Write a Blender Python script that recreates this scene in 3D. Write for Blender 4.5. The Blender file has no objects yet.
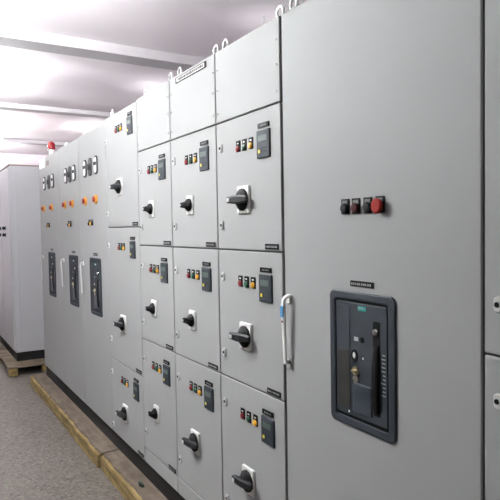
import bpy, bmesh, math, random
from mathutils import Matrix, Vector
random.seed(7)
S = bpy.context.scene
COL = S.collection

# ------------------------------------------------------------------ materials
def mat(name, color, rough=0.5, metal=0.0, emit=None, strength=0.0, bump=0.0, bscale=300.0,
        vary=0.0, vscale=4.0, spec=0.5, coat=0.0):
    m = bpy.data.materials.new(name); m.use_nodes = True
    nt = m.node_tree; b = nt.nodes['Principled BSDF']
    c = (color[0], color[1], color[2], 1)
    b.inputs['Base Color'].default_value = c
    b.inputs['Roughness'].default_value = rough
    b.inputs['Metallic'].default_value = metal
    b.inputs['Specular IOR Level'].default_value = spec
    b.inputs['Coat Weight'].default_value = coat
    tc = nt.nodes.new('ShaderNodeTexCoord')
    if vary > 0:
        n = nt.nodes.new('ShaderNodeTexNoise'); n.inputs['Scale'].default_value = vscale
        n.inputs['Detail'].default_value = 5
        nt.links.new(tc.outputs['Object'], n.inputs['Vector'])
        r = nt.nodes.new('ShaderNodeValToRGB')
        r.color_ramp.elements[0].position = .3; r.color_ramp.elements[1].position = .7
        r.color_ramp.elements[0].color = tuple(v*(1-vary) for v in color) + (1,)
        r.color_ramp.elements[1].color = tuple(min(1, v*(1+vary)) for v in color) + (1,)
        nt.links.new(n.outputs['Fac'], r.inputs['Fac'])
        nt.links.new(r.outputs['Color'], b.inputs['Base Color'])
    if bump > 0:
        n = nt.nodes.new('ShaderNodeTexNoise'); n.inputs['Scale'].default_value = bscale
        nt.links.new(tc.outputs['Object'], n.inputs['Vector'])
        bp = nt.nodes.new('ShaderNodeBump'); bp.inputs['Strength'].default_value = bump
        bp.inputs['Distance'].default_value = 0.002
        nt.links.new(n.outputs['Fac'], bp.inputs['Height'])
        nt.links.new(bp.outputs['Normal'], b.inputs['Normal'])
    if emit:
        b.inputs['Emission Color'].default_value = emit + (1,)
        b.inputs['Emission Strength'].default_value = strength
    return m

M = {}
M['panel'] = mat('grey_powder_coat', (.345, .349, .346), .55, bump=.12, bscale=420, vary=.02, vscale=2, spec=.1)
M['panel2'] = mat('far_grey_paint', (.50, .50, .52), .3, bump=.05, bscale=200, vary=.02)
M['gasket'] = mat('dark_gasket', (.05, .05, .05), .8, vary=.1)
M['seam'] = mat('carcass_grey', (.09, .093, .093), .6, vary=.05)
M['plinth'] = mat('black_plinth', (.008, .0077, .0075), .75, spec=.2, vary=.25, vscale=12)
M['black'] = mat('black_plastic', (.004, .004, .0045), .6, spec=.12, vary=.05)
M['charcoal'] = mat('charcoal_plastic', (.012, .013, .015), .55, spec=.35, vary=.05)
M['slate'] = mat('slate_plastic', (.019, .025, .033), .6, spec=.3, vary=.06, vscale=15)
M['slate_lt'] = mat('slate_light_plastic', (.026, .032, .039), .65, spec=.25, vary=.06, vscale=15)
M['slate_dk'] = mat('dark_olive_cover', (.010, .011, .009), .6, vary=.1)
M['blueplate'] = mat('blue_grey_cover', (.026, .034, .047), .4, vary=.08)
M['white'] = mat('white_plastic', (.80, .80, .78), .35, vary=.02)
M['lockgrey'] = mat('light_grey_plastic', (.55, .56, .55), .5, vary=.03, spec=.3)
M['letter_grey'] = mat('grey_letters', (.30, .31, .31), .6, vary=.05)
M['offwhite'] = mat('offwhite_print', (.62, .63, .62), .6, vary=.05)
M['metal'] = mat('chrome', (.75, .74, .70), .22, metal=1, vary=.04)
M['brass'] = mat('brass_key', (.55, .48, .32), .3, metal=1, vary=.1)
M['red'] = mat('red_lens', (.20, .006, .008), .45, vary=.1, vscale=40)
M['green'] = mat('green_lens', (.005, .06, .03), .45, vary=.1, vscale=40)
M['yellow'] = mat('amber_lens', (.72, .36, .02), .4, vary=.08, vscale=40)
M['mushroom'] = mat('red_button', (.22, .010, .006), .6, spec=.15, vary=.05)
M['darkred'] = mat('dark_red_button', (.05, .004, .005), .6, spec=.15, vary=.05)
M['estop_y'] = mat('yellow_ring', (.62, .27, .03), .5, vary=.05)
M['estop_r'] = mat('dark_red_head', (.26, .02, .008), .4, vary=.05)
M['screen'] = mat('lcd_screen', (.05, .08, .065), .5, vary=.1, vscale=60)
M['teal'] = mat('teal_badge', (.01, .27, .25), .4, vary=.04)
M['blue'] = mat('blue_sticker', (.07, .26, .50), .4, vary=.05)
M['beacon'] = mat('red_beacon', (.26, .004, .010), .22, vary=.05)
M['steel'] = mat('zinc_eye', (.78, .78, .77), .35, metal=.2, vary=.05)
M['tube'] = mat('fluorescent_tube', (.9, .9, .9), .4, emit=(.97, 1.0, .985), strength=36)
M['tube_new'] = mat('new_fluorescent_tube', (.9, .9, .9), .4, emit=(.97, 1.0, .985), strength=75)
M['housing'] = mat('white_housing', (.75, .75, .75), .4, vary=.02)
M['wall'] = mat('pink_wall_paint', (.74, .66, .71), .7, bump=.1, bscale=60, vary=.02)
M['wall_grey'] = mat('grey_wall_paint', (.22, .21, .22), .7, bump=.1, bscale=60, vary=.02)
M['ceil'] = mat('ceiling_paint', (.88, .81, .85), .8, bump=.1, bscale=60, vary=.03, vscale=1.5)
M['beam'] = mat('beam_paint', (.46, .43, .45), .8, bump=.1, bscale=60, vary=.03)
M['brown'] = mat('brown_strip', (.26, .19, .17), .7, vary=.15)
M['scrap'] = mat('dark_green_scrap', (.012, .028, .018), .5, vary=.2, vscale=60)
M['glow'] = mat('daylight_pane', (.8, .8, .8), .3, emit=(1.0, .95, .88), strength=3)
M['meterface'] = mat('meter_face', (.72, .73, .72), .3, vary=.03)
M['meter_rim'] = mat('meter_rim', (.03, .031, .034), .6, spec=.3, vary=.05)
M['greyish'] = mat('grey_cap', (.30, .31, .31), .5, vary=.05)

def wood(name, c0, c1, scale=(40, 3, 40)):
    m = bpy.data.materials.new(name); m.use_nodes = True
    nt = m.node_tree; b = nt.nodes['Principled BSDF']; b.inputs['Roughness'].default_value = .8
    tc = nt.nodes.new('ShaderNodeTexCoord'); mp = nt.nodes.new('ShaderNodeMapping')
    mp.inputs['Scale'].default_value = scale
    nt.links.new(tc.outputs['Object'], mp.inputs['Vector'])
    n = nt.nodes.new('ShaderNodeTexNoise'); n.inputs['Scale'].default_value = 1.0; n.inputs['Detail'].default_value = 7
    n.inputs['Roughness'].default_value = .65
    nt.links.new(mp.outputs['Vector'], n.inputs['Vector'])
    n2 = nt.nodes.new('ShaderNodeTexNoise'); n2.inputs['Scale'].default_value = 9; n2.inputs['Detail'].default_value = 4
    nt.links.new(tc.outputs['Object'], n2.inputs['Vector'])
    r = nt.nodes.new('ShaderNodeValToRGB')
    r.color_ramp.elements[0].position = .32; r.color_ramp.elements[1].position = .68
    r.color_ramp.elements[0].color = c0 + (1,); r.color_ramp.elements[1].color = c1 + (1,)
    nt.links.new(n.outputs['Fac'], r.inputs['Fac'])
    mx = nt.nodes.new('ShaderNodeMix'); mx.data_type = 'RGBA'; mx.blend_type = 'MULTIPLY'
    r2 = nt.nodes.new('ShaderNodeValToRGB')
    r2.color_ramp.elements[0].position = .35; r2.color_ramp.elements[0].color = (.62, .60, .56, 1)
    r2.color_ramp.elements[1].position = .6; r2.color_ramp.elements[1].color = (1, 1, 1, 1)
    nt.links.new(n2.outputs['Fac'], r2.inputs['Fac'])
    mx.inputs[0].default_value = .8
    nt.links.new(r.outputs['Color'], mx.inputs[6]); nt.links.new(r2.outputs['Color'], mx.inputs[7])
    nt.links.new(mx.outputs[2], b.inputs['Base Color'])
    bp = nt.nodes.new('ShaderNodeBump'); bp.inputs['Strength'].default_value = .5; bp.inputs['Distance'].default_value = .004
    nt.links.new(n.outputs['Fac'], bp.inputs['Height']); nt.links.new(bp.outputs['Normal'], b.inputs['Normal'])
    return m
M['wood_y'] = wood('yellow_pine', (.10, .068, .022), (.38, .275, .10))
M['wood_b'] = wood('weathered_board', (.085, .064, .046), (.165, .13, .10), (25, 3, 25))
M['wood_p'] = wood('pallet_wood', (.08, .058, .038), (.17, .13, .085), (6, 30, 30))

def terrazzo():
    m = bpy.data.materials.new('terrazzo_floor'); m.use_nodes = True
    nt = m.node_tree; b = nt.nodes['Principled BSDF']; b.inputs['Roughness'].default_value = .55
    tc = nt.nodes.new('ShaderNodeTexCoord')
    v = nt.nodes.new('ShaderNodeTexVoronoi'); v.inputs['Scale'].default_value = 75
    nt.links.new(tc.outputs['Object'], v.inputs['Vector'])
    sp = nt.nodes.new('ShaderNodeSeparateColor'); nt.links.new(v.outputs['Color'], sp.inputs[0])
    r = nt.nodes.new('ShaderNodeValToRGB'); cr = r.color_ramp; cr.interpolation = 'LINEAR'
    cr.elements[0].position = 0; cr.elements[0].color = (.03, .025, .019, 1)
    cr.elements[1].position = 1; cr.elements[1].color = (.175, .158, .134, 1)
    e = cr.elements.new(.2); e.color = (.088, .078, .064, 1)
    e = cr.elements.new(.8); e.color = (.115, .101, .083, 1)
    nt.links.new(sp.outputs[0], r.inputs['Fac'])
    n = nt.nodes.new('ShaderNodeTexNoise'); n.inputs['Scale'].default_value = 2.2; n.inputs['Detail'].default_value = 6
    nt.links.new(tc.outputs['Object'], n.inputs['Vector'])
    r2 = nt.nodes.new('ShaderNodeValToRGB')
    r2.color_ramp.elements[0].position = .3; r2.color_ramp.elements[0].color = (.84, .83, .81, 1)
    r2.color_ramp.elements[1].position = .7; r2.color_ramp.elements[1].color = (1, 1, 1, 1)
    nt.links.new(n.outputs['Fac'], r2.inputs['Fac'])
    mx = nt.nodes.new('ShaderNodeMix'); mx.data_type = 'RGBA'; mx.blend_type = 'MULTIPLY'; mx.inputs[0].default_value = 1
    nt.links.new(r.outputs['Color'], mx.inputs[6]); nt.links.new(r2.outputs['Color'], mx.inputs[7])
    nt.links.new(mx.outputs[2], b.inputs['Base Color'])
    return m
M['floor'] = terrazzo()

# ------------------------------------------------------------------ mesh helpers
# panel fronts look towards -X; y runs along the row, z is up; x<0 stands proud of the front
class B:
    def __init__(s): s.bm = bmesh.new()
    def box(s, x0, x1, y0, y1, z0, z1, bev=0.0, seg=2):
        bm = s.bm; geo = bmesh.ops.create_cube(bm, size=1)
        vs = geo['verts']
        for v in vs:
            v.co = Vector(((x0+x1)/2+v.co.x*(x1-x0), (y0+y1)/2+v.co.y*(y1-y0), (z0+z1)/2+v.co.z*(z1-z0)))
        if bev > 0:
            es = list({e for v in vs for e in v.link_edges})
            bmesh.ops.bevel(bm, geom=es, offset=bev, segments=seg, affect='EDGES', profile=.5)
        return s
    def loft(s, rings, cap=True):
        bm = s.bm; R = [[bm.verts.new(p) for p in r] for r in rings]; n = len(rings[0])
        for a, b in zip(R, R[1:]):
            for i in range(n):
                j = (i+1) % n
                bm.faces.new((a[i], a[j], b[j], b[i]))
        if cap:
            bm.faces.new(R[0][::-1]); bm.faces.new(R[-1])
        return s
    def lathe(s, prof, y=0, z=0, seg=24, sy=1, sz=1):   # prof: (x, r) along the X axis
        rings = [[(x, y+sy*max(r, 1e-4)*math.cos(2*math.pi*i/seg), z+sz*max(r, 1e-4)*math.sin(2*math.pi*i/seg)) for i in range(seg)] for x, r in prof]
        return s.loft(rings)
    def lathez(s, prof, x=0, y=0, seg=24):              # prof: (z, r)
        rings = [[(x+max(r, 1e-4)*math.cos(2*math.pi*i/seg), y+max(r, 1e-4)*math.sin(2*math.pi*i/seg), z) for i in range(seg)] for z, r in prof]
        return s.loft(rings)
    def tube(s, pts, r, seg=10, closed=False):
        P = [Vector(p) for p in pts]; n = len(P); rings = []
        up = Vector((.13, .31, .94)).normalized()
        prev = None
        for i, p in enumerate(P):
            if closed: t = P[(i+1) % n]-P[i-1]
            else: t = P[min(i+1, n-1)]-P[max(i-1, 0)]
            t.normalize()
            a = (prev if prev else up); a = (a-t*a.dot(t)).normalized(); prev = a; b = t.cross(a)
            rings.append([tuple(p+a*r*math.cos(2*math.pi*k/seg)+b*r*math.sin(2*math.pi*k/seg)) for k in range(seg)])
        if closed:
            bm = s.bm; R = [[bm.verts.new(q) for q in rr_] for rr_ in rings]
            for i in range(n):
                a, b = R[i], R[(i+1) % n]
                for k in range(seg):
                    bm.faces.new((a[k], a[(k+1) % seg], b[(k+1) % seg], b[k]))
            return s
        return s.loft(rings)
    def rr(s, x0, x1, y0, y1, z0, z1, r, ch=0.0):       # rounded rectangle plate with chamfered front (x0 = front)
        def ring(x, ins):
            return [(x, a, b) for a, b in rrpts(y0+ins, y1-ins, z0+ins, z1-ins, max(r-ins, .0006))]
        if ch > 0: return s.loft([ring(x1, 0), ring(x0+ch, 0), ring(x0, ch)])
        return s.loft([ring(x1, 0), ring(x0, 0)])
    def frame(s, x0, x1, o, i, ro, ri, ch=.003):        # rounded rectangular ring
        def ring(x, q, r, ins): return [(x, a, b) for a, b in rrpts(q[0]+ins, q[1]-ins, q[2]+ins, q[3]-ins, max(r-ins, .0006))]
        rings = [ring(x1, o, ro, 0), ring(x0+ch, o, ro, 0), ring(x0, o, ro, ch), ring(x0, i, ri, -ch), ring(x0+ch, i, ri, 0), ring(x1, i, ri, 0)]
        s.loft(rings+[rings[0]], cap=False)
        bmesh.ops.remove_doubles(s.bm, verts=s.bm.verts, dist=1e-6)
        return s
    def mesh(s, name, m, smooth=True):
        bm = s.bm
        bmesh.ops.recalc_face_normals(bm, faces=bm.faces)
        if smooth:
            for f in bm.faces: f.smooth = not (len(f.verts) > 4 or (f.calc_area() > .002 and max(abs(c) for c in f.normal) > .9999))
            for e in bm.edges:
                if len(e.link_faces) == 2 and e.calc_face_angle(0) > math.radians(22): e.smooth = False
                elif len(e.link_faces) != 2: e.smooth = False
        me = bpy.data.meshes.new(name); bm.to_mesh(me); bm.free()
        me.materials.append(m if not isinstance(m, str) else M[m])
        return me
def rrpts(y0, y1, z0, z1, r, k=5):
    r = min(r, (y1-y0)/2-1e-5, (z1-z0)/2-1e-5)
    P = []
    for cy, cz, a0 in ((y1-r, z1-r, 0), (y0+r, z1-r, 90), (y0+r, z0+r, 180), (y1-r, z0+r, 270)):
        for i in range(k+1):
            a = math.radians(a0+90*i/k); P.append((cy+r*math.cos(a), cz+r*math.sin(a)))
    return P

def ob(name, me, parent=None, loc=(0, 0, 0), rot=None):
    o = bpy.data.objects.new(name, me); COL.objects.link(o)
    o.location = loc
    if rot: o.rotation_euler = rot
    if parent: o.parent = parent
    return o
def thing(name, loc, label, cat, group=None):
    o = bpy.data.objects.new(name, None); COL.objects.link(o); o.location = loc
    o.empty_display_size = .1
    o['label'] = label; o['category'] = cat
    if group: o['group'] = group
    return o
def struct(name, me, parent=None):
    o = ob(name, me, parent)
    if not parent: o['kind'] = 'structure'
    return o

# ------------------------------------------------------------------ the room
def bx(x0, x1, y0, y1, z0, z1, m, bev=0): return B().box(x0, x1, y0, y1, z0, z1, bev).mesh('m', m)
CZ = 2.925
struct('floor', bx(-2.6, 2.8, -2.6, 10.7, -.1, 0, 'floor'))
struct('ceiling', bx(-2.6, 2.8, -2.6, 10.7, CZ, CZ+.1, 'ceil'))
struct('wall_left', bx(-2.7, -2.6, -2.6, 10.7, 0, CZ, 'wall_grey'))
struct('wall_right', bx(2.8, 2.9, -2.6, 10.7, 0, CZ, 'wall'))
struct('wall_front', bx(-2.6, 2.8, -2.7, -2.6, 0, CZ, 'wall_grey'))
wb = B()
WX0, WX1, WZ0, WZ1 = .72, 1.75, .3, 2.15
wb.box(-2.6, WX0, 10.6, 10.7, 0, CZ); wb.box(WX1, 2.8, 10.6, 10.7, 0, CZ)
wb.box(WX0, WX1, 10.6, 10.7, 0, WZ0); wb.box(WX0, WX1, 10.6, 10.7, WZ1, CZ)
struct('wall_back', wb.mesh('m', 'wall'))
wf = B()
for a in ((WX0, WX1, WZ0, WZ0+.05), (WX0, WX1, WZ1-.05, WZ1), (WX0, WX0+.05, WZ0+.05, WZ1-.05), (WX1-.05, WX1, WZ0+.05, WZ1-.05), ((WX0+WX1)/2-.02, (WX0+WX1)/2+.02, WZ0+.05, WZ1-.05)):
    wf.box(a[0], a[1], 10.58, 10.64, a[2], a[3])
w = struct('window_1', wf.mesh('m', 'white'))
ob('window_pane', bx(WX0+.04, WX1-.04, 10.645, 10.65, WZ0+.04, WZ1-.04, 'glow'), w)
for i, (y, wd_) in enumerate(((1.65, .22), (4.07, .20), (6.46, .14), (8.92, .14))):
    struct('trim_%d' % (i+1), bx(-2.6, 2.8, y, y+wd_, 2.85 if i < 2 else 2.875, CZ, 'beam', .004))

# ------------------------------------------------------------------ ceiling lights
def luminaire(x1, y, label, L=1.25, down=20, up=150, drop=.22):
    # twin batten: a tray with tubes under it; the tubes on top are added to brighten the ceiling
    t = thing('fluorescent_light', (x1-L/2, y, CZ), label, 'ceiling light', 'tube lights hung under the ceiling')
    d = -drop
    ob('tray', B().box(-L/2, L/2, -.14, .14, d-.008, d+.008, .003).mesh('m', 'housing'), t)
    for q in (-1, 1):
        ob('hanger', B().lathez([(d+.0085, .005), (-.0005, .005)], q*L*.35, 0, 10).mesh('m', 'housing'), t)
        ob('end_cap', B().box(q*(L/2-.012)-.012, q*(L/2-.012)+.012, -.085, .085, d-.045, d-.0085, .004).mesh('m', 'housing'), t)
        for k, st in ((-1, down), (1, up)):
            me = B().lathe([(-L/2+.025, .014), (-L/2+.027, .016), (L/2-.027, .016), (L/2-.025, .014)], q*.05, d+(.026 if k > 0 else -.03), 16).mesh('m', tubemat(st))
            ob('tube', me, t)
    return t
def tubemat(st):
    k = 'tube_%d' % st
    if k not in M: M[k] = mat('glowing_tube', (.9, .9, .9), .4, emit=(.97, 1.0, 1.0), strength=st)
    return M[k]
luminaire(.33, 2.70, 'white fluorescent batten hung over the aisle beside the nearest three-door cabinets', down=470, up=850, drop=.34, L=.8)
luminaire(.62, 5.35, 'white fluorescent batten hung over the aisle between the two middle beams', down=3, up=480)
luminaire(1.06, 7.65, 'glowing fluorescent batten at the top left, under the pinkish ceiling past the second beam', down=20, up=200)
luminaire(1.25, 9.35, 'small glowing fluorescent batten farthest away, just above the far cabinet', down=20, up=200)
luminaire(2.7, 3.1, 'short fluorescent batten added out of view in the rear aisle behind the cabinets, nearest the camera', L=.8, down=2, up=3, drop=.24)  # rear battens: added unseen behind the cabinets to brighten the ceiling
luminaire(2.7, 5.10, 'short fluorescent batten added out of view in the rear aisle behind the cabinets, past the first beam', L=.8, down=3, up=6, drop=.24)
luminaire(2.7, 7.50, 'short fluorescent batten added out of view in the rear aisle behind the cabinets, past the second beam', L=.8, down=4, up=25, drop=.24)
luminaire(-1.3, 3.10, 'white fluorescent batten added out of view in a left row, before the first beam', down=2, up=50)  # left row: added out of view for more ceiling and ambient light
luminaire(-1.3, 5.35, 'white fluorescent batten added out of view in a left row, past the first beam', down=2, up=50)

# ------------------------------------------------------------------ shared device meshes
D = {}
# rotary isolator handle
D['sw_plate'] = B().rr(-.010, 0, -.044, .044, -.054, .054, .006, .003).mesh('m', 'white')
D['sw_hub'] = B().lathe([(-.0102, .043), (-.017, .043), (-.020, .040), (-.024, .033), (-.034, .022)], 0, 0, 32).mesh('m', 'black')
def grip(k=1.0, ys=1.0):
    b = B()
    # T shaped lever lying across the hub, leaning outwards to its tip
    sec = [(-.056, .0105, -.030, -.018), (-.040, .014, -.036, -.019), (-.012, .017, -.045, -.021), (.014, .0165, -.049, -.024), (.038, .014, -.052, -.032), (.052, .0135, -.053, -.036)]
    rings = []
    for y, h, xf, xb in sec:
        y *= ys; h *= k; xf *= k; xb *= k
        rings.append([(xb, y, -h*.75), (xb-.003*k, y, -h), (xf+.004*k, y, -h), (xf, y, -h*.6), (xf, y, h*.6), (xf+.004*k, y, h), (xb-.003*k, y, h), (xb, y, h*.75)])
    b.loft(rings)
    return b
D['sw_grip'] = grip().mesh('m', 'charcoal')
D['sw_mark'] = B().box(-.0545, -.0531, .030, .048, -.0075, .0075, .0005).mesh('m', 'offwhite')
# smaller switch
D['ss_plate'] = B().rr(-.009, 0, -.033, .033, -.045, .045, .006, .003).mesh('m', 'white')
D['ss_hub'] = B().lathe([(-.0092, .030), (-.016, .030), (-.020, .026), (-.030, .017)], 0, 0, 28).mesh('m', 'black')
D['ss_grip'] = grip(.84, .50).mesh('m', 'black')
D['ss_mark'] = B().box(-.0455, -.0442, .014, .024, -.005, .005, .0004).mesh('m', 'greyish')
# digital meter
D['mt_body'] = B().rr(-.007, 0, -.043, .043, -.053, .050, .004, .002).mesh('m', 'slate')
D['mt_face'] = B().rr(-.0078, -.0071, -.036, .036, -.045, .043, .003).mesh('m', 'slate_lt')
D['mt_screen'] = B().rr(-.0086, -.0079, -.027, .029, .008, .030, .002).mesh('m', 'screen')
b = B()
for r_ in range(2):
    for c in range(3): b.rr(-.0088, -.0079, -.028+c*.016, -.018+c*.016, -.022-r_*.013, -.014-r_*.013, .002)
D['mt_keys'] = b.mesh('m', 'slate')
D['mt_key_y'] = B().rr(-.0092, -.0079, .016, .029, -.034, -.021, .002).mesh('m', mat('yellow_key', (.62, .52, .06), .5, vary=.05))
b = B().rr(-.0045, 0, -.037, .037, .0585, .076, .002)
D['mt_tag'] = b.mesh('m', 'black')
b = B()
for i in range(5):
    x = -.022+i*.0095; b.box(-.0051, -.0046, x, x+.0045, .0645, .0695)
D['mt_tagtxt'] = b.mesh('m', 'letter_grey')
# pilot lamp
D['pl_tag'] = B().rr(-.0035, 0, -.0145, .0145, -.0125, .031, .002).mesh('m', 'black')
D['pl_txt'] = B().box(-.0041, -.0036, -.006, .006, .018, .023).mesh('m', 'offwhite')
D['pl_lens'] = {k: B().lathe([(-.0037, .0125), (-.006, .0125), (-.009, .0105), (-.011, .006), (-.0115, .001)], 0, 0, 20).mesh('m', k) for k in ('red', 'green', 'yellow', 'black')}
# quarter turn lock
D['lk_case'] = B().rr(-.008, 0, -.0115, .0115, -.018, .018, .009, .003).mesh('m', 'lockgrey')
D['lk_core'] = B().lathe([(-.0081, .0065), (-.0095, .006), (-.0095, .001)], .001, 0, 14).mesh('m', 'black')
# black engraved label
def tagmesh(w, h):
    return B().rr(-.0025, 0, -w/2, w/2, -h/2, h/2, .0015).mesh('m', 'black')
def tagtext(w, h, n, seed, m='letter_grey'):
    rnd = random.Random(seed); b = B(); x = w*.44; step = w*.88/n
    for i in range(n):
        a = x-i*step
        b.box(-.0031, -.0026, a-step*rnd.uniform(.35, .6), a, -h*.2, h*.17)
    return b.mesh('m', m)
D['tag'] = tagmesh(.090, .020); D['tagtxt'] = [tagtext(.090, .020, 9, s) for s in range(4)]
D['btag'] = tagmesh(.098, .018); D['btagtxt'] = tagtext(.098, .018, 10, 9)
# lifting eye
def eye():
    b = B()
    pts = [(0, .020*math.sin(a), .028+.021*math.cos(a)) for a in [2*math.pi*i/24 for i in range(24)]]
    b.tube(pts, .0052, 8, closed=True)
    b.lathez([(0, .013), (.006, .013), (.010, .008), (.014, .007)], 0, 0, 16)
    return b.mesh('m', 'steel')
D['eye'] = eye()
D['lug'] = B().box(-.012, .012, -.05, .05, 0, .012, .003).box(-.006, .006, -.02, .02, .0118, .03, .004).mesh('m', 'steel')
D['screw'] = B().lathe([(-.0001, .005), (-.002, .005), (-.0032, .003), (-.0034, .001)], 0, 0, 12).mesh('m', 'greyish')
# panel instruments on the far cubicles
def instr(dark, y=0):
    pass
D['am_case'] = B().rr(-.008, 0, -.044, .044, -.064, .064, .03, .003).mesh('m', 'meter_rim')
D['am_face'] = B().rr(-.0090, -.0081, -.031, .031, -.053, .053, .022).mesh('m', 'meterface')
b = B().rr(-.0110, -.0091, -.031, .031, -.002, .022, .01)
D['am_cap'] = b.mesh('m', 'black')
D['am_darkface'] = B().rr(-.0090, -.0081, -.036, .036, -.054, .054, .03).mesh('m', 'charcoal')
D['am_knob'] = B().lathe([(-.0091, .024), (-.015, .023), (-.018, .018)], 0, 0, 20).box(-.022, -.0175, -.006, .006, -.022, .022, .002).mesh('m', 'meter_rim')
D['es_ring'] = B().lathe([(0, .033), (-.006, .033), (-.010, .030), (-.012, .026)], 0, 0, 24).mesh('m', 'estop_y')
D['es_head'] = B().lathe([(-.0121, .012), (-.016, .012), (-.017, .020), (-.024, .021), (-.028, .017), (-.030, .001)], 0, 0, 24).mesh('m', 'estop_r')
# swing handle
def swing():
    b = B()
    # flat grip bar standing off the door, hooked back to it at both ends
    path = [(-.001, -.014, .124), (-.010, -.013, .126), (-.019, -.008, .122), (-.025, -.002, .112), (-.027, 0, .095), (-.024, 0, .03), (-.021, 0, -.05), (-.019, 0, -.105), (-.018, 0, -.113)]
    rings = []
    for i, (x, y, z) in enumerate(path):
        a = Vector(path[max(i-1, 0)]); c = Vector(path[min(i+1, len(path)-1)]); t = (c-a).normalized()
        side = Vector((0, 1, 0)) if abs(t.y) < .8 else Vector((1, 0, 0))
        side = (side-t*side.dot(t)).normalized(); nn = t.cross(side)
        w, d = (.008, .0045)
        rings.append([tuple(Vector((x, y, z))+side*w*u+nn*d*v) for u, v in ((-1, -.6), (-.7, -1), (.7, -1), (1, -.6), (1, .6), (.7, 1), (-.7, 1), (-1, .6))])
    b.loft(rings)
    return b.mesh('m', 'white')
D['sh_bar'] = swing()
D['sh_bar_grey'] = D['sh_bar'].copy(); D['sh_bar_grey'].materials[0] = M['lockgrey']
D['sh_base'] = B().rr(-.006, 0, -.013, .011, .098, .130, .008, .002).mesh('m', 'white')
D['sh_pivot'] = B().lathe([(0, .008), (-.005, .008), (-.006, .006), (-.016, .005)], 0, -.108, 14).mesh('m', 'greyish')
D['sh_blue'] = B().box(-.0335, -.0300, -.008, .008, .052, .090, .0006).mesh('m', 'blue')
D['sh_red'] = B().lathe([(-.0305, .004), (-.0285, .004)], 0, .036, 12).mesh('m', 'mushroom')

# ------------------------------------------------------------------ device assembly
def add_switch(t, y, z, small=False):
    k = 'ss' if small else 'sw'
    p = ob('rotary_switch', D[k+'_plate'], t, (0, y, z))
    ob('hub', D[k+'_hub'], p)['label'] = 'round black hub of the rotary switch'
    g = ob('grip', D[k+'_grip'], p); ob('marking', D[k+'_mark'], p)['label'] = 'pale marking at the tip of the black grip'
def add_meter(t, y, z, s=0):
    p = ob('digital_meter', D['mt_body'], t, (0, y, z))
    ob('faceplate', D['mt_face'], p); ob('display', D['mt_screen'], p); ob('keypad', D['mt_keys'], p)
    ob('yellow_key', D['mt_key_y'], p)
    q = ob('meter_nameplate', D['mt_tag'], t, (0, y, z)); ob('lettering', D['mt_tagtxt'], q)
def add_lamp(t, y, z, c):
    p = ob('indicator_lamp', D['pl_tag'], t, (0, y, z))
    l = ob('lens', D['pl_lens'][c], p); l['label'] = {'red': 'red', 'green': 'green', 'yellow': 'amber', 'black': 'black'}[c]+' round lens'
    ob('legend', D['pl_txt'], p)
def add_lock(t, y, z):
    p = ob('door_lock', D['lk_case'], t, (0, y, z)); ob('keyhole', D['lk_core'], p)
TC = [0]
def add_tag(t, y, z):
    p = ob('nameplate', D['tag'], t, (0, y, z)); TC[0] += 1
    ob('lettering', D['tagtxt'][TC[0] % 4], p)
def add_handle(t, y, z=1.09, blue=True):
    p = ob('swing_handle', D['sh_base'], t, (0, y, z)); ob('grip', D['sh_bar' if blue else 'sh_bar_grey'], p); ob('pivot', D['sh_pivot'], p)
    if blue:
        ob('sticker', D['sh_blue'], p)['label'] = 'blue sticker on the white handle'
        ob('dot', D['sh_red'], p)['label'] = 'small red dot on the white handle'

FX = 1.1288     # the fronts of the row stand in this plane
DEPTH = .62
def cabinet(y0, y1, ztop, label, group='grey switchgear cabinets standing in the row', z0=.2, x=FX, depth=DEPTH, m='panel', name='switchgear_cabinet', cat='electrical cabinet'):
    # origin at the base of the plinth, front right (low y) corner
    t = thing(name, (x, y0, .1), label, cat, group)
    w = y1-y0
    H = ztop-.1
    ob('carcass', B().box(.010, .018, .0015, w-.0015, .1, H-.0005).mesh('m', 'seam'), t)
    ob('side_panel', B().box(.018, depth, .0015, .02, .1, H-.004).mesh('m', m), t)
    ob('side_panel', B().box(.018, depth, w-.02, w-.0015, .1, H-.004).mesh('m', m), t)
    ob('rear_panel', B().box(depth-.02, depth-.001, .021, w-.021, .1, H-.004).mesh('m', m), t)
    ob('roof', B().box(.010, depth, .0012, w-.0012, H-.004, H, .001).mesh('m', m), t)
    ob('plinth', B().box(.012, depth, 0.0, w, 0, .1).mesh('m', 'plinth'), t)
    return t
def front(t, name, y0, y1, z0, z1, m='panel', g=.0035, bev=.004):
    # y,z relative to thing; the slab sits proud of the dark carcass
    return ob(name, B().box(0, .0095, y0+g, y1-g, z0+g*.8-.1, z1-g*.8-.1, bev, 3).mesh('m', m), t)

G1 = 'grey switchgear cabinets with three stacked doors'
def column3(y0, y1, ztop, label, small=(), zs=((1.995, 1.465), (1.465, .927), (.927, .29)), narrow=True):
    t = cabinet(y0, y1, ztop, label); w = y1-y0
    cover = front(t, 'top_cover', 0, w, 1.995, ztop+.002)
    for yy in (.022, w-.022):
        for zz in (2.215, 2.13, 2.035): ob('screw', D['screw'], t, (0, yy, zz-.1))
    for (a, b), hz, lz, kz, tz in zip(zs, (1.665, 1.125, .545), (1.868, 1.333, .795), ((1.887, 1.567), (1.352, 1.03), (.818, .398)), (1.484, .946, .306)):
        front(t, 'door', 0, w, b, a)
        add_switch(t, .256 if hz not in small else .262, hz-.1, hz in small)
        for yy, c in ((.296, 'red'), (.248, 'green'), (.199, 'yellow')): add_lamp(t, yy, lz-.1, c)
        add_meter(t, .109, lz-.1-.004)
        for k in kz: add_lock(t, w-.047, k-.1)
        add_tag(t, .066, tz-.1)
    front(t, 'bottom_cover', 0, w, .203, .29)
    return t

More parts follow.
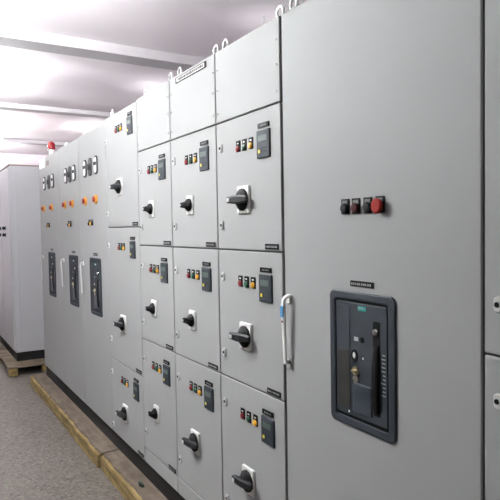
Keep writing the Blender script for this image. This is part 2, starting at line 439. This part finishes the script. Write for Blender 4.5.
# column of the far side first ------------------------------------------------
T = {}
T['c4'] = column3(1.635, 2.12, 2.295, 'three-door grey cabinet with black rotary switches, directly left of the wide plain cabinet')
T['c3'] = column3(2.12, 2.605, 2.295, 'three-door grey cabinet with a long white nameplate strip along its top edge', (1.665, 1.125))
T['c2'] = column3(2.605, 3.075, 2.295, 'narrow-looking three-door grey cabinet just left of the one with the white strip on top', (1.665, 1.125, .545))
# long title strip at the top of c3
s_ = ob('title_strip', B().rr(-.003, 0, -.162, .162, -.0135, .0135, .001).mesh('m', 'black'), T['c3'], (0, .238, 2.269-.1))
ob('strip_face', B().box(-.0036, -.0031, -.146, .146, -.0090, .0090).mesh('m', 'white'), s_)['label'] = 'white face of the strip'
b = B(); rnd = random.Random(5); x = .132
while x > -.13:
    wl = rnd.uniform(.006, .012)
    b.box(-.0041, -.0037, x-wl, x, -.0066, .0066)
    x -= wl+.0035
ob('lettering', b.mesh('m', 'black'), s_)
# column 1 : three doors over the full height
t = cabinet(3.075, 3.675, 2.29, 'three-door grey cabinet with doors over its full height, right of the three far breaker cabinets'); T['c1'] = t
w = .60
for (a, b_), hz, lz, kz, tz in zip(((2.287, 1.57), (1.57, .70), (.70, .203)), (1.822, .968, .400), (2.172, 1.441, .592), ((2.13, 1.66), (1.452, .837), (.616, .26)), (1.589, .720, .226)):
    front(t, 'door', 0, w, b_, a)
    add_switch(t, .315, hz-.1)
    for yy, c in ((.368, 'red'), (.320, 'green'), (.272, 'yellow')): add_lamp(t, yy, lz-.1, c)
    add_meter(t, .112, lz-.1-.004)
    for k in kz: add_lock(t, w-.03, k-.1)
    add_tag(t, .064, tz-.1)

# ------------------------------------------------------------------ air circuit breaker set into a door
def text_mesh(s, size, m):
    cu = bpy.data.curves.new('txt', 'FONT'); cu.body = s; cu.size = size; cu.extrude = .0002; cu.align_x = 'CENTER'; cu.align_y = 'CENTER'
    o = bpy.data.objects.new('txt', cu); COL.objects.link(o)
    bpy.context.view_layer.update()
    dg = bpy.context.evaluated_depsgraph_get()
    me = bpy.data.meshes.new_from_object(o.evaluated_get(dg))
    bpy.data.objects.remove(o)
    # text lies in XY; turn it to face -X reading towards -Y
    me.transform(Matrix(((0, 0, -1, 0), (-1, 0, 0, 0), (0, 1, 0, 0), (0, 0, 0, 1))))
    me.materials.clear(); me.materials.append(M[m])
    return me
# all in local coordinates: y to the left (+), z up, centre of the breaker at 0
BR = {}
BR['frame'] = B().frame(-.016, 0, (-.138, .138, -.205, .205), (-.113, .113, -.180, .180), .020, .008, .004).mesh('m', 'slate')
BR['back'] = B().rr(-.003, -.0005, -.1128, .1128, -.1798, .1798, .007).mesh('m', 'black')
BR['fascia'] = B().rr(-.010, -.0031, -.106, .109, -.170, .173, .006, .002).mesh('m', 'slate_lt')
BR['upper_cover'] = B().rr(-.0125, -.0101, .046, .105, .030, .160, .003, .001).mesh('m', 'slate_lt')
BR['side_cover'] = B().rr(-.0125, -.0101, .046, .105, -.150, .027, .003, .001).mesh('m', 'slate_dk')
BR['lower_cover'] = B().rr(-.022, -.0101, -.047, .032, -.155, -.066, .005, .003).mesh('m', 'blueplate')
BR['badge'] = B().box(-.0112, -.0101, -.024, .010, .152, .166).mesh('m', 'teal')
BR['badge_text'] = text_mesh('SIEMENS', .0085, 'white')
BR['window_a'] = B().box(-.0112, -.0101, .018, .036, .036, .048).mesh('m', 'letter_grey')
BR['button'] = B().lathe([(-.0101, .0085), (-.016, .008), (-.017, .006)], 0, 0, 18).mesh('m', 'black')
BR['position_window'] = B().lathe([(-.0101, .016), (-.015, .016), (-.016, .014)], 0, 0, 24, .85, 1.2).mesh('m', 'black')
BR['position_mark'] = B().lathe([(-.0161, .0075), (-.0168, .0072)], 0, 0, 18, .8, 1.25).mesh('m', 'white')
BR['key_lock'] = B().lathe([(-.0101, .014), (-.022, .013), (-.024, .009)], 0, 0, 20).box(-.040, -.0235, -.010, .010, -.0025, .0025, .001).mesh('m', 'brass')
BR['key'] = B().lathe([(-.012, .012), (-.016, .012)], 0, -.022, 18).mesh('m', 'metal')
BR['slot'] = B().rr(-.0112, -.0101, -.080, -.052, -.145, .128, .006).mesh('m', 'black')
def lever():
    b = B(); pts = [(-.016, 0, .0), (-.026, 0, -.03), (-.034, 0, -.07), (-.036, 0, -.11), (-.032, 0, -.15), (-.026, 0, -.18), (-.018, 0, -.196)]
    rings = []
    for i, (x, y, z) in enumerate(pts):
        ww = .0085+.0025*math.sin(math.pi*i/6)
        rings.append([(x+.006, -ww, z), (x+.006, ww, z), (x-.002, ww, z), (x-.006, ww*.6, z), (x-.006, -ww*.6, z), (x-.002, -ww, z)])
    return b.loft(rings).mesh('m', 'black')
BR['charging_lever'] = lever()
BR['lever_knob'] = B().lathe([(-.0113, .008), (-.019, .010), (-.027, .008), (-.030, .003)], 0, 0, 18).mesh('m', 'metal')
b = B(); rnd = random.Random(3)
for i in range(11):
    z = .035-i*.0115
    b.box(-.0107, -.0101, -.101, -.101+rnd.uniform(.010, .020), z, z+.0032)
BR['print'] = b.mesh('m', mat('grey_print', (.25, .26, .27), .6, vary=.05))
BR['rim_light'] = B().rr(-.0135, -.0101, -.0855, -.0825, -.130, -.055, .001).mesh('m', 'slate_lt')
BR['dot'] = B().lathe([(-.0126, .0035), (-.0132, .003)], 0, 0, 12).mesh('m', 'offwhite')
for me_ in list(BR.values()):
    me_.transform(Matrix.Diagonal((.42, 1, 1, 1)))
def breaker(t, y, z=1.153):
    p = ob('circuit_breaker', BR['frame'], t, (0, y, z-.1))
    def s(n, k, loc=(0, 0, 0), lab=None):
        o = ob(n, BR[k], p, loc)
        if lab: o['label'] = lab
    s('recess', 'back'); s('fascia', 'fascia'); s('trip_unit_cover', 'upper_cover'); s('side_cover', 'side_cover')
    s('lower_cover', 'lower_cover'); s('badge', 'badge', lab='small teal badge'); s('badge_lettering', 'badge_text', (-.0050, -.007, .159))
    s('counter_window', 'window_a', (0, -.008, .024)); s('push_button', 'button', (0, -.006, .066)); s('position_window', 'position_window', (0, .026, .014)); s('position_mark', 'position_mark', (0, .026, .016))
    s('key_lock', 'key_lock', (0, .021, -.030), 'metal key lock'); s('key', 'key', (0, .021, -.032))
    s('lever_slot', 'slot'); s('charging_lever', 'charging_lever', (0, -.066, .060)); s('lever_knob', 'lever_knob', (0, -.064, .098))
    s('printed_scale', 'print'); s('trim_strip', 'rim_light'); s('marker_dot', 'dot', (0, .052, -.160)); s('push_button', 'dot', (.0008, -.010, .012))
    q = ob('nameplate', D['btag'], t, (0, y-.004, 1.383-.1)); ob('lettering', D['btagtxt'], q)

# ------------------------------------------------------------------ wide plain cabinet in front
t = cabinet(.823, 1.635, 2.297, 'wide plain grey cabinet with a row of push buttons above a large dark breaker'); T['tall'] = t
front(t, 'door', 0, .805, .203, 2.293, g=.0045)
breaker(t, 1.232-.823)
add_handle(t, 1.600-.823)
tag_m = B().rr(-.004, 0, -.0165, .0165, -.018, .028, .002).mesh('m', 'black')
leg_m = B().box(-.0047, -.0041, -.011, .011, .012, .023).mesh('m', mat('grey_legend', (.10, .105, .105), .6, vary=.05))
heads = {k: B().lathe([(-.0041, .0145), (-.009, .0145), (-.012, .0125), (-.013, .001)], 0, 0, 24).mesh('m', k) for k in ('black', 'darkred')}
mush = B().lathe([(-.0041, .012), (-.010, .012), (-.011, .018), (-.013, .0215), (-.017, .0215), (-.021, .016), (-.022, .001)], 0, 0, 28).mesh('m', 'mushroom')
for yy, k in ((1.296, 'black'), (1.249, 'darkred'), (1.199, 'black')):
    p = ob('push_button', tag_m, t, (0, yy-.823, 1.608-.1)); h = ob('button_head', heads[k], p)
    h['label'] = 'dark red button head' if k == 'darkred' else 'black button head'
    ob('legend', leg_m, p)
p = ob('emergency_stop', tag_m, t, (0, 1.150-.823, 1.609-.1)); ob('mushroom_head', mush, p)['label'] = 'bright red mushroom head'; ob('legend', leg_m, p)

# cabinet cut by the right edge of the frame
t = cabinet(.335, .823, 2.297, 'two-door grey cabinet cut off by the right edge of the photo'); T['c5'] = t
for (a, b_), hz, lz, kz, tz in zip(((2.293, 1.254), (1.254, .203)), (1.62, .70), (1.90, 1.0), ((2.1, 1.372), (1.152, .40)), (1.28, .225)):
    front(t, 'door', 0, .488, b_, a)
    add_switch(t, .22, hz-.1)
    for yy, c in ((.27, 'red'), (.222, 'green'), (.173, 'yellow')): add_lamp(t, yy, lz-.1, c)
    add_meter(t, .09, lz-.1)
    for k in kz: add_lock(t, .446, k-.1)
    add_tag(t, .06, tz-.1)

# ------------------------------------------------------------------ three far breaker cabinets of the row
far = [('f3', 3.675, 4.37, 2.272, 'far grey breaker cabinet nearest to the stacked-door cabinets, with a blue-grey breaker', 3.977, (4.182, 4.045, 3.902), (4.185, 3.915), 4.07),
       ('f2', 4.37, 5.04, 2.268, 'far grey breaker cabinet in the middle of the three, a dark breaker at mid height', 4.598, (4.774, 4.638, 4.505), (4.825, 4.575), 4.69),
       ('f1', 5.04, 5.89, 2.262, 'farthest grey breaker cabinet of the row, under the red beacon', 5.400, (5.63, 5.43, 5.27), (5.68, 5.33), 5.51)]
for key, y0, y1, zt, lab, by, ms, es, py in far:
    t = cabinet(y0, y1, zt, lab); T[key] = t
    front(t, 'door', 0, y1-y0, .203, zt-.003)
    breaker(t, by-y0)
    for i, yy in enumerate(ms):
        if i == 1:
            p = ob('selector_switch', D['am_case'], t, (0, yy-y0, 2.01-.1))
            ob('dial', D['am_darkface'], p); ob('knob', D['am_knob'], p)
        else:
            p = ob('analogue_meter', D['am_case'], t, (0, yy-y0, 2.01-.1))
            ob('meter_dial', D['am_face'], p); ob('pointer_cover', D['am_cap'], p)
    for yy in es:
        p = ob('emergency_stop', D['es_ring'], t, (0, yy-y0, 1.772-.1)); ob('stop_head', D['es_head'], p)['label'] = 'dark red head of the stop button'
    for dy, c in ((.045, 'black'), (0.0, 'yellow'), (-.045, 'black')):
        add_lamp(t, py-y0+dy, 1.602-.1, c)
    add_handle(t, {'f3': 4.30, 'f2': 4.93, 'f1': 5.80}[key]-y0, blue=False)
# lifting eyes and lugs on the roofs
for key, y in (('tall', 1.595), ('tall', .95), ('c4', 1.678), ('c4', 2.085), ('c3', 2.168), ('c3', 2.55), ('c2', 3.01), ('c2', 2.66), ('c1', 3.62)):
    c = T[key]
    for xx in (.035, DEPTH-.04):
        ob('lifting_eye', D['eye'], c, (xx, y-c.location.y, {'tall': 2.297, 'c1': 2.29}.get(key, 2.295)-.1))
for key, y, zt in (('f3', 4.24, 2.272), ('f2', 4.84, 2.268), ('f1', 5.45, 2.262)):
    c = T[key]; ob('lifting_lug', D['lug'], c, (.03, y-c.location.y, zt-.1))
# badge and white rectangle near the top of the farthest cabinet
p = ob('maker_badge', B().rr(-.004, 0, -.045, .045, -.022, .022, .01, .001).mesh('m', 'brown'), T['f1'], (0, .43, 2.19-.1))
ob('white_rectangle', B().box(-.002, 0, -.13, .13, -.04, .04).mesh('m', 'white'), T['f1'], (0, .68, 2.205-.1))['label'] = 'plain white rectangle in the top corner'

# red beacon on the roof of the farthest cabinet
t = thing('warning_beacon', (FX+.08, 5.66, 2.262), 'round red warning beacon standing on top of the farthest cabinet of the row', 'beacon')
ob('base', B().lathez([(0, .034), (.018, .034), (.024, .026), (.080, .024)], 0, 0, 24).mesh('m', 'white'), t)
ob('dome', B().lathez([(.0802, .028), (.086, .036), (.11, .038), (.13, .036), (.148, .027), (.158, .012), (.159, .001)], 0, 0, 28).mesh('m', 'beacon'), t)['label'] = 'red dome of the beacon'

# ------------------------------------------------------------------ separate cabinets at the far end, on a pallet
def far_cab(y0, y1, label, sidepanel, by=(.36, .50)):
    x = .972; zt = 2.30; w = y1-y0; dep = .80
    t = thing('control_cabinet', (x, y0, .1), label, 'electrical cabinet', 'grey cabinets on the far pallet')
    ob('carcass', B().box(.004, dep, .001, w-.001, .1, zt-.1145, .004).mesh('m', 'panel2'), t)
    ob('plinth', B().box(.014, dep-.01, .01, w-.01, 0, .1).mesh('m', 'plinth'), t)
    ob('roof', B().box(-.006, dep+.004, .0005, w-.0005, zt-.114, zt-.1, .002).mesh('m', 'brown'), t)['label'] = 'brownish roof strip'
    ob('door', B().box(-.014, .0035, .012, w-.012, .125, zt-.135, .003).mesh('m', 'panel2'), t)
    if sidepanel:
        ob('side_panel', B().box(.06, dep-.05, -.008, .0005, .15, zt-.17, .004).mesh('m', 'panel2'), t)
    for zz in (1.598, 1.518):
        for yy in by:
            q = ob('push_button', B().rr(-.004, 0, -.03, .03, -.022, .022, .004).mesh('m', 'black'), t, (-.0141, yy, zz-.1))
            ob('button_head', B().lathe([(-.0041, .014), (-.016, .013), (-.017, .001)], 0, 0, 14).mesh('m', 'black'), q)
    return t
far_cab(6.68, 7.38, 'grey cabinet with a blank side panel facing the camera, standing on the wooden pallet', True)
far_cab(7.383, 8.08, 'grey cabinet behind the blank-sided one, cut by the left edge of the photo', False, (.04, .18))
t = thing('wooden_pallet', (.86, 6.42, 0), 'low wooden pallet with dark gaps under the far grey cabinets', 'pallet')
L = 1.82; W = 1.0
for i in range(11):
    y = .001+i*(L/11)
    ob('deck_board', B().box(0+random.uniform(-.006, .006), W, y, y+L/11-.012, .084, .0995, .003).mesh('m', 'wood_p'), t)
for i in range(3):
    for j in range(3):
        ob('block', B().box((0, .345, .905)[i]+.004, (0, .345, .905)[i]+.091, .004+j*(L-.13)/2, .118+j*(L-.13)/2, .0005, .0835, .004).mesh('m', 'wood_y'), t)

# ------------------------------------------------------------------ timber skids below the row
def ragged(y0, y1, x0, x1, z0, z1, n, amp, seed, m, zamp=.003):
    rnd = random.Random(seed); rings = []; dx = 0; prev = 0
    for i in range(n+1):
        y = y0+(y1-y0)*i/n
        dx = .55*dx+rnd.uniform(-amp, amp)
        dz = rnd.uniform(-zamp, 0)
        rings.append([(x0+dx, y, z0), (x0+dx*1.2+.002, y, z1+dz-.003), (x0+dx+.006, y, z1+dz), (x1, y, z1), (x1, y, z0)])
    return B().loft(rings).mesh('m', m, smooth=False)
def skid(y0, y1, x0, label, seed):
    t = thing('timber_skid', (x0, y0, 0), label, 'timber', 'timber skids under the row of cabinets')
    L = y1-y0
    ob('top_board', ragged(.0, L, .020, .34, .0885, .0995, 60, .005, seed, 'wood_b', .001), t)['label'] = 'flat brown dusty top board with a ragged edge'
    ob('beam', ragged(.006, L-.006, 0, .335, .0, .088, 40, .0022, seed+1, 'wood_y', .0015), t)['label'] = 'yellowish side of the timber'
    return t
skid(3.60, 5.97, 1.000, 'long far timber skid in the aisle, its far end by the pallet', 11)
skid(1.2, 3.585, 1.012, 'near timber skid running out of the bottom of the photo, a green scrap on it', 21)
skid(-.2, 1.185, 1.010, 'nearest timber skid, below the wide plain cabinet', 31)
# scrap lying on the near skid
b = B(); b.tube([(0, -.03, .010), (.004, -.012, .012), (-.003, .010, .011), (.002, .034, .009)], .0085, 10)
b.box(-.012, .010, -.012, .010, .001, .02, .003)
o = ob('scrap_clip', b.mesh('m', 'scrap'), None, (1.075, 3.005, .1))
o['label'] = 'small dark green clip lying on top of the near timber skid'; o['category'] = 'scrap'

# ------------------------------------------------------------------ camera
cam = bpy.data.objects.new('camera', bpy.data.cameras.new('camera')); COL.objects.link(cam)
R = ((0.8540454693578841, 0.03495131824907538, -0.5190228719641584),
     (-0.5199274832193307, 0.02515778144609665, -0.8538398551402498),
     (-0.016785364532351594, 0.9990723153933164, 0.03965804019557432))
m = Matrix(R).to_4x4(); m.translation = Vector((0, 0, 1.5543))
cam.matrix_world = m
cam.data.sensor_width = 36; cam.data.lens = 36*560/500; cam.data.clip_start = .02
S.camera = cam

# ------------------------------------------------------------------ world and view
wd = bpy.data.worlds.new('world'); S.world = wd; wd.use_nodes = True
wd.node_tree.nodes['Background'].inputs[0].default_value = (.8, .85, .9, 1)
wd.node_tree.nodes['Background'].inputs[1].default_value = .3
S.view_settings.view_transform = 'Standard'; S.view_settings.look = 'None'
S.view_settings.exposure = -.20; S.view_settings.gamma = 1; S.view_settings.use_curve_mapping = False
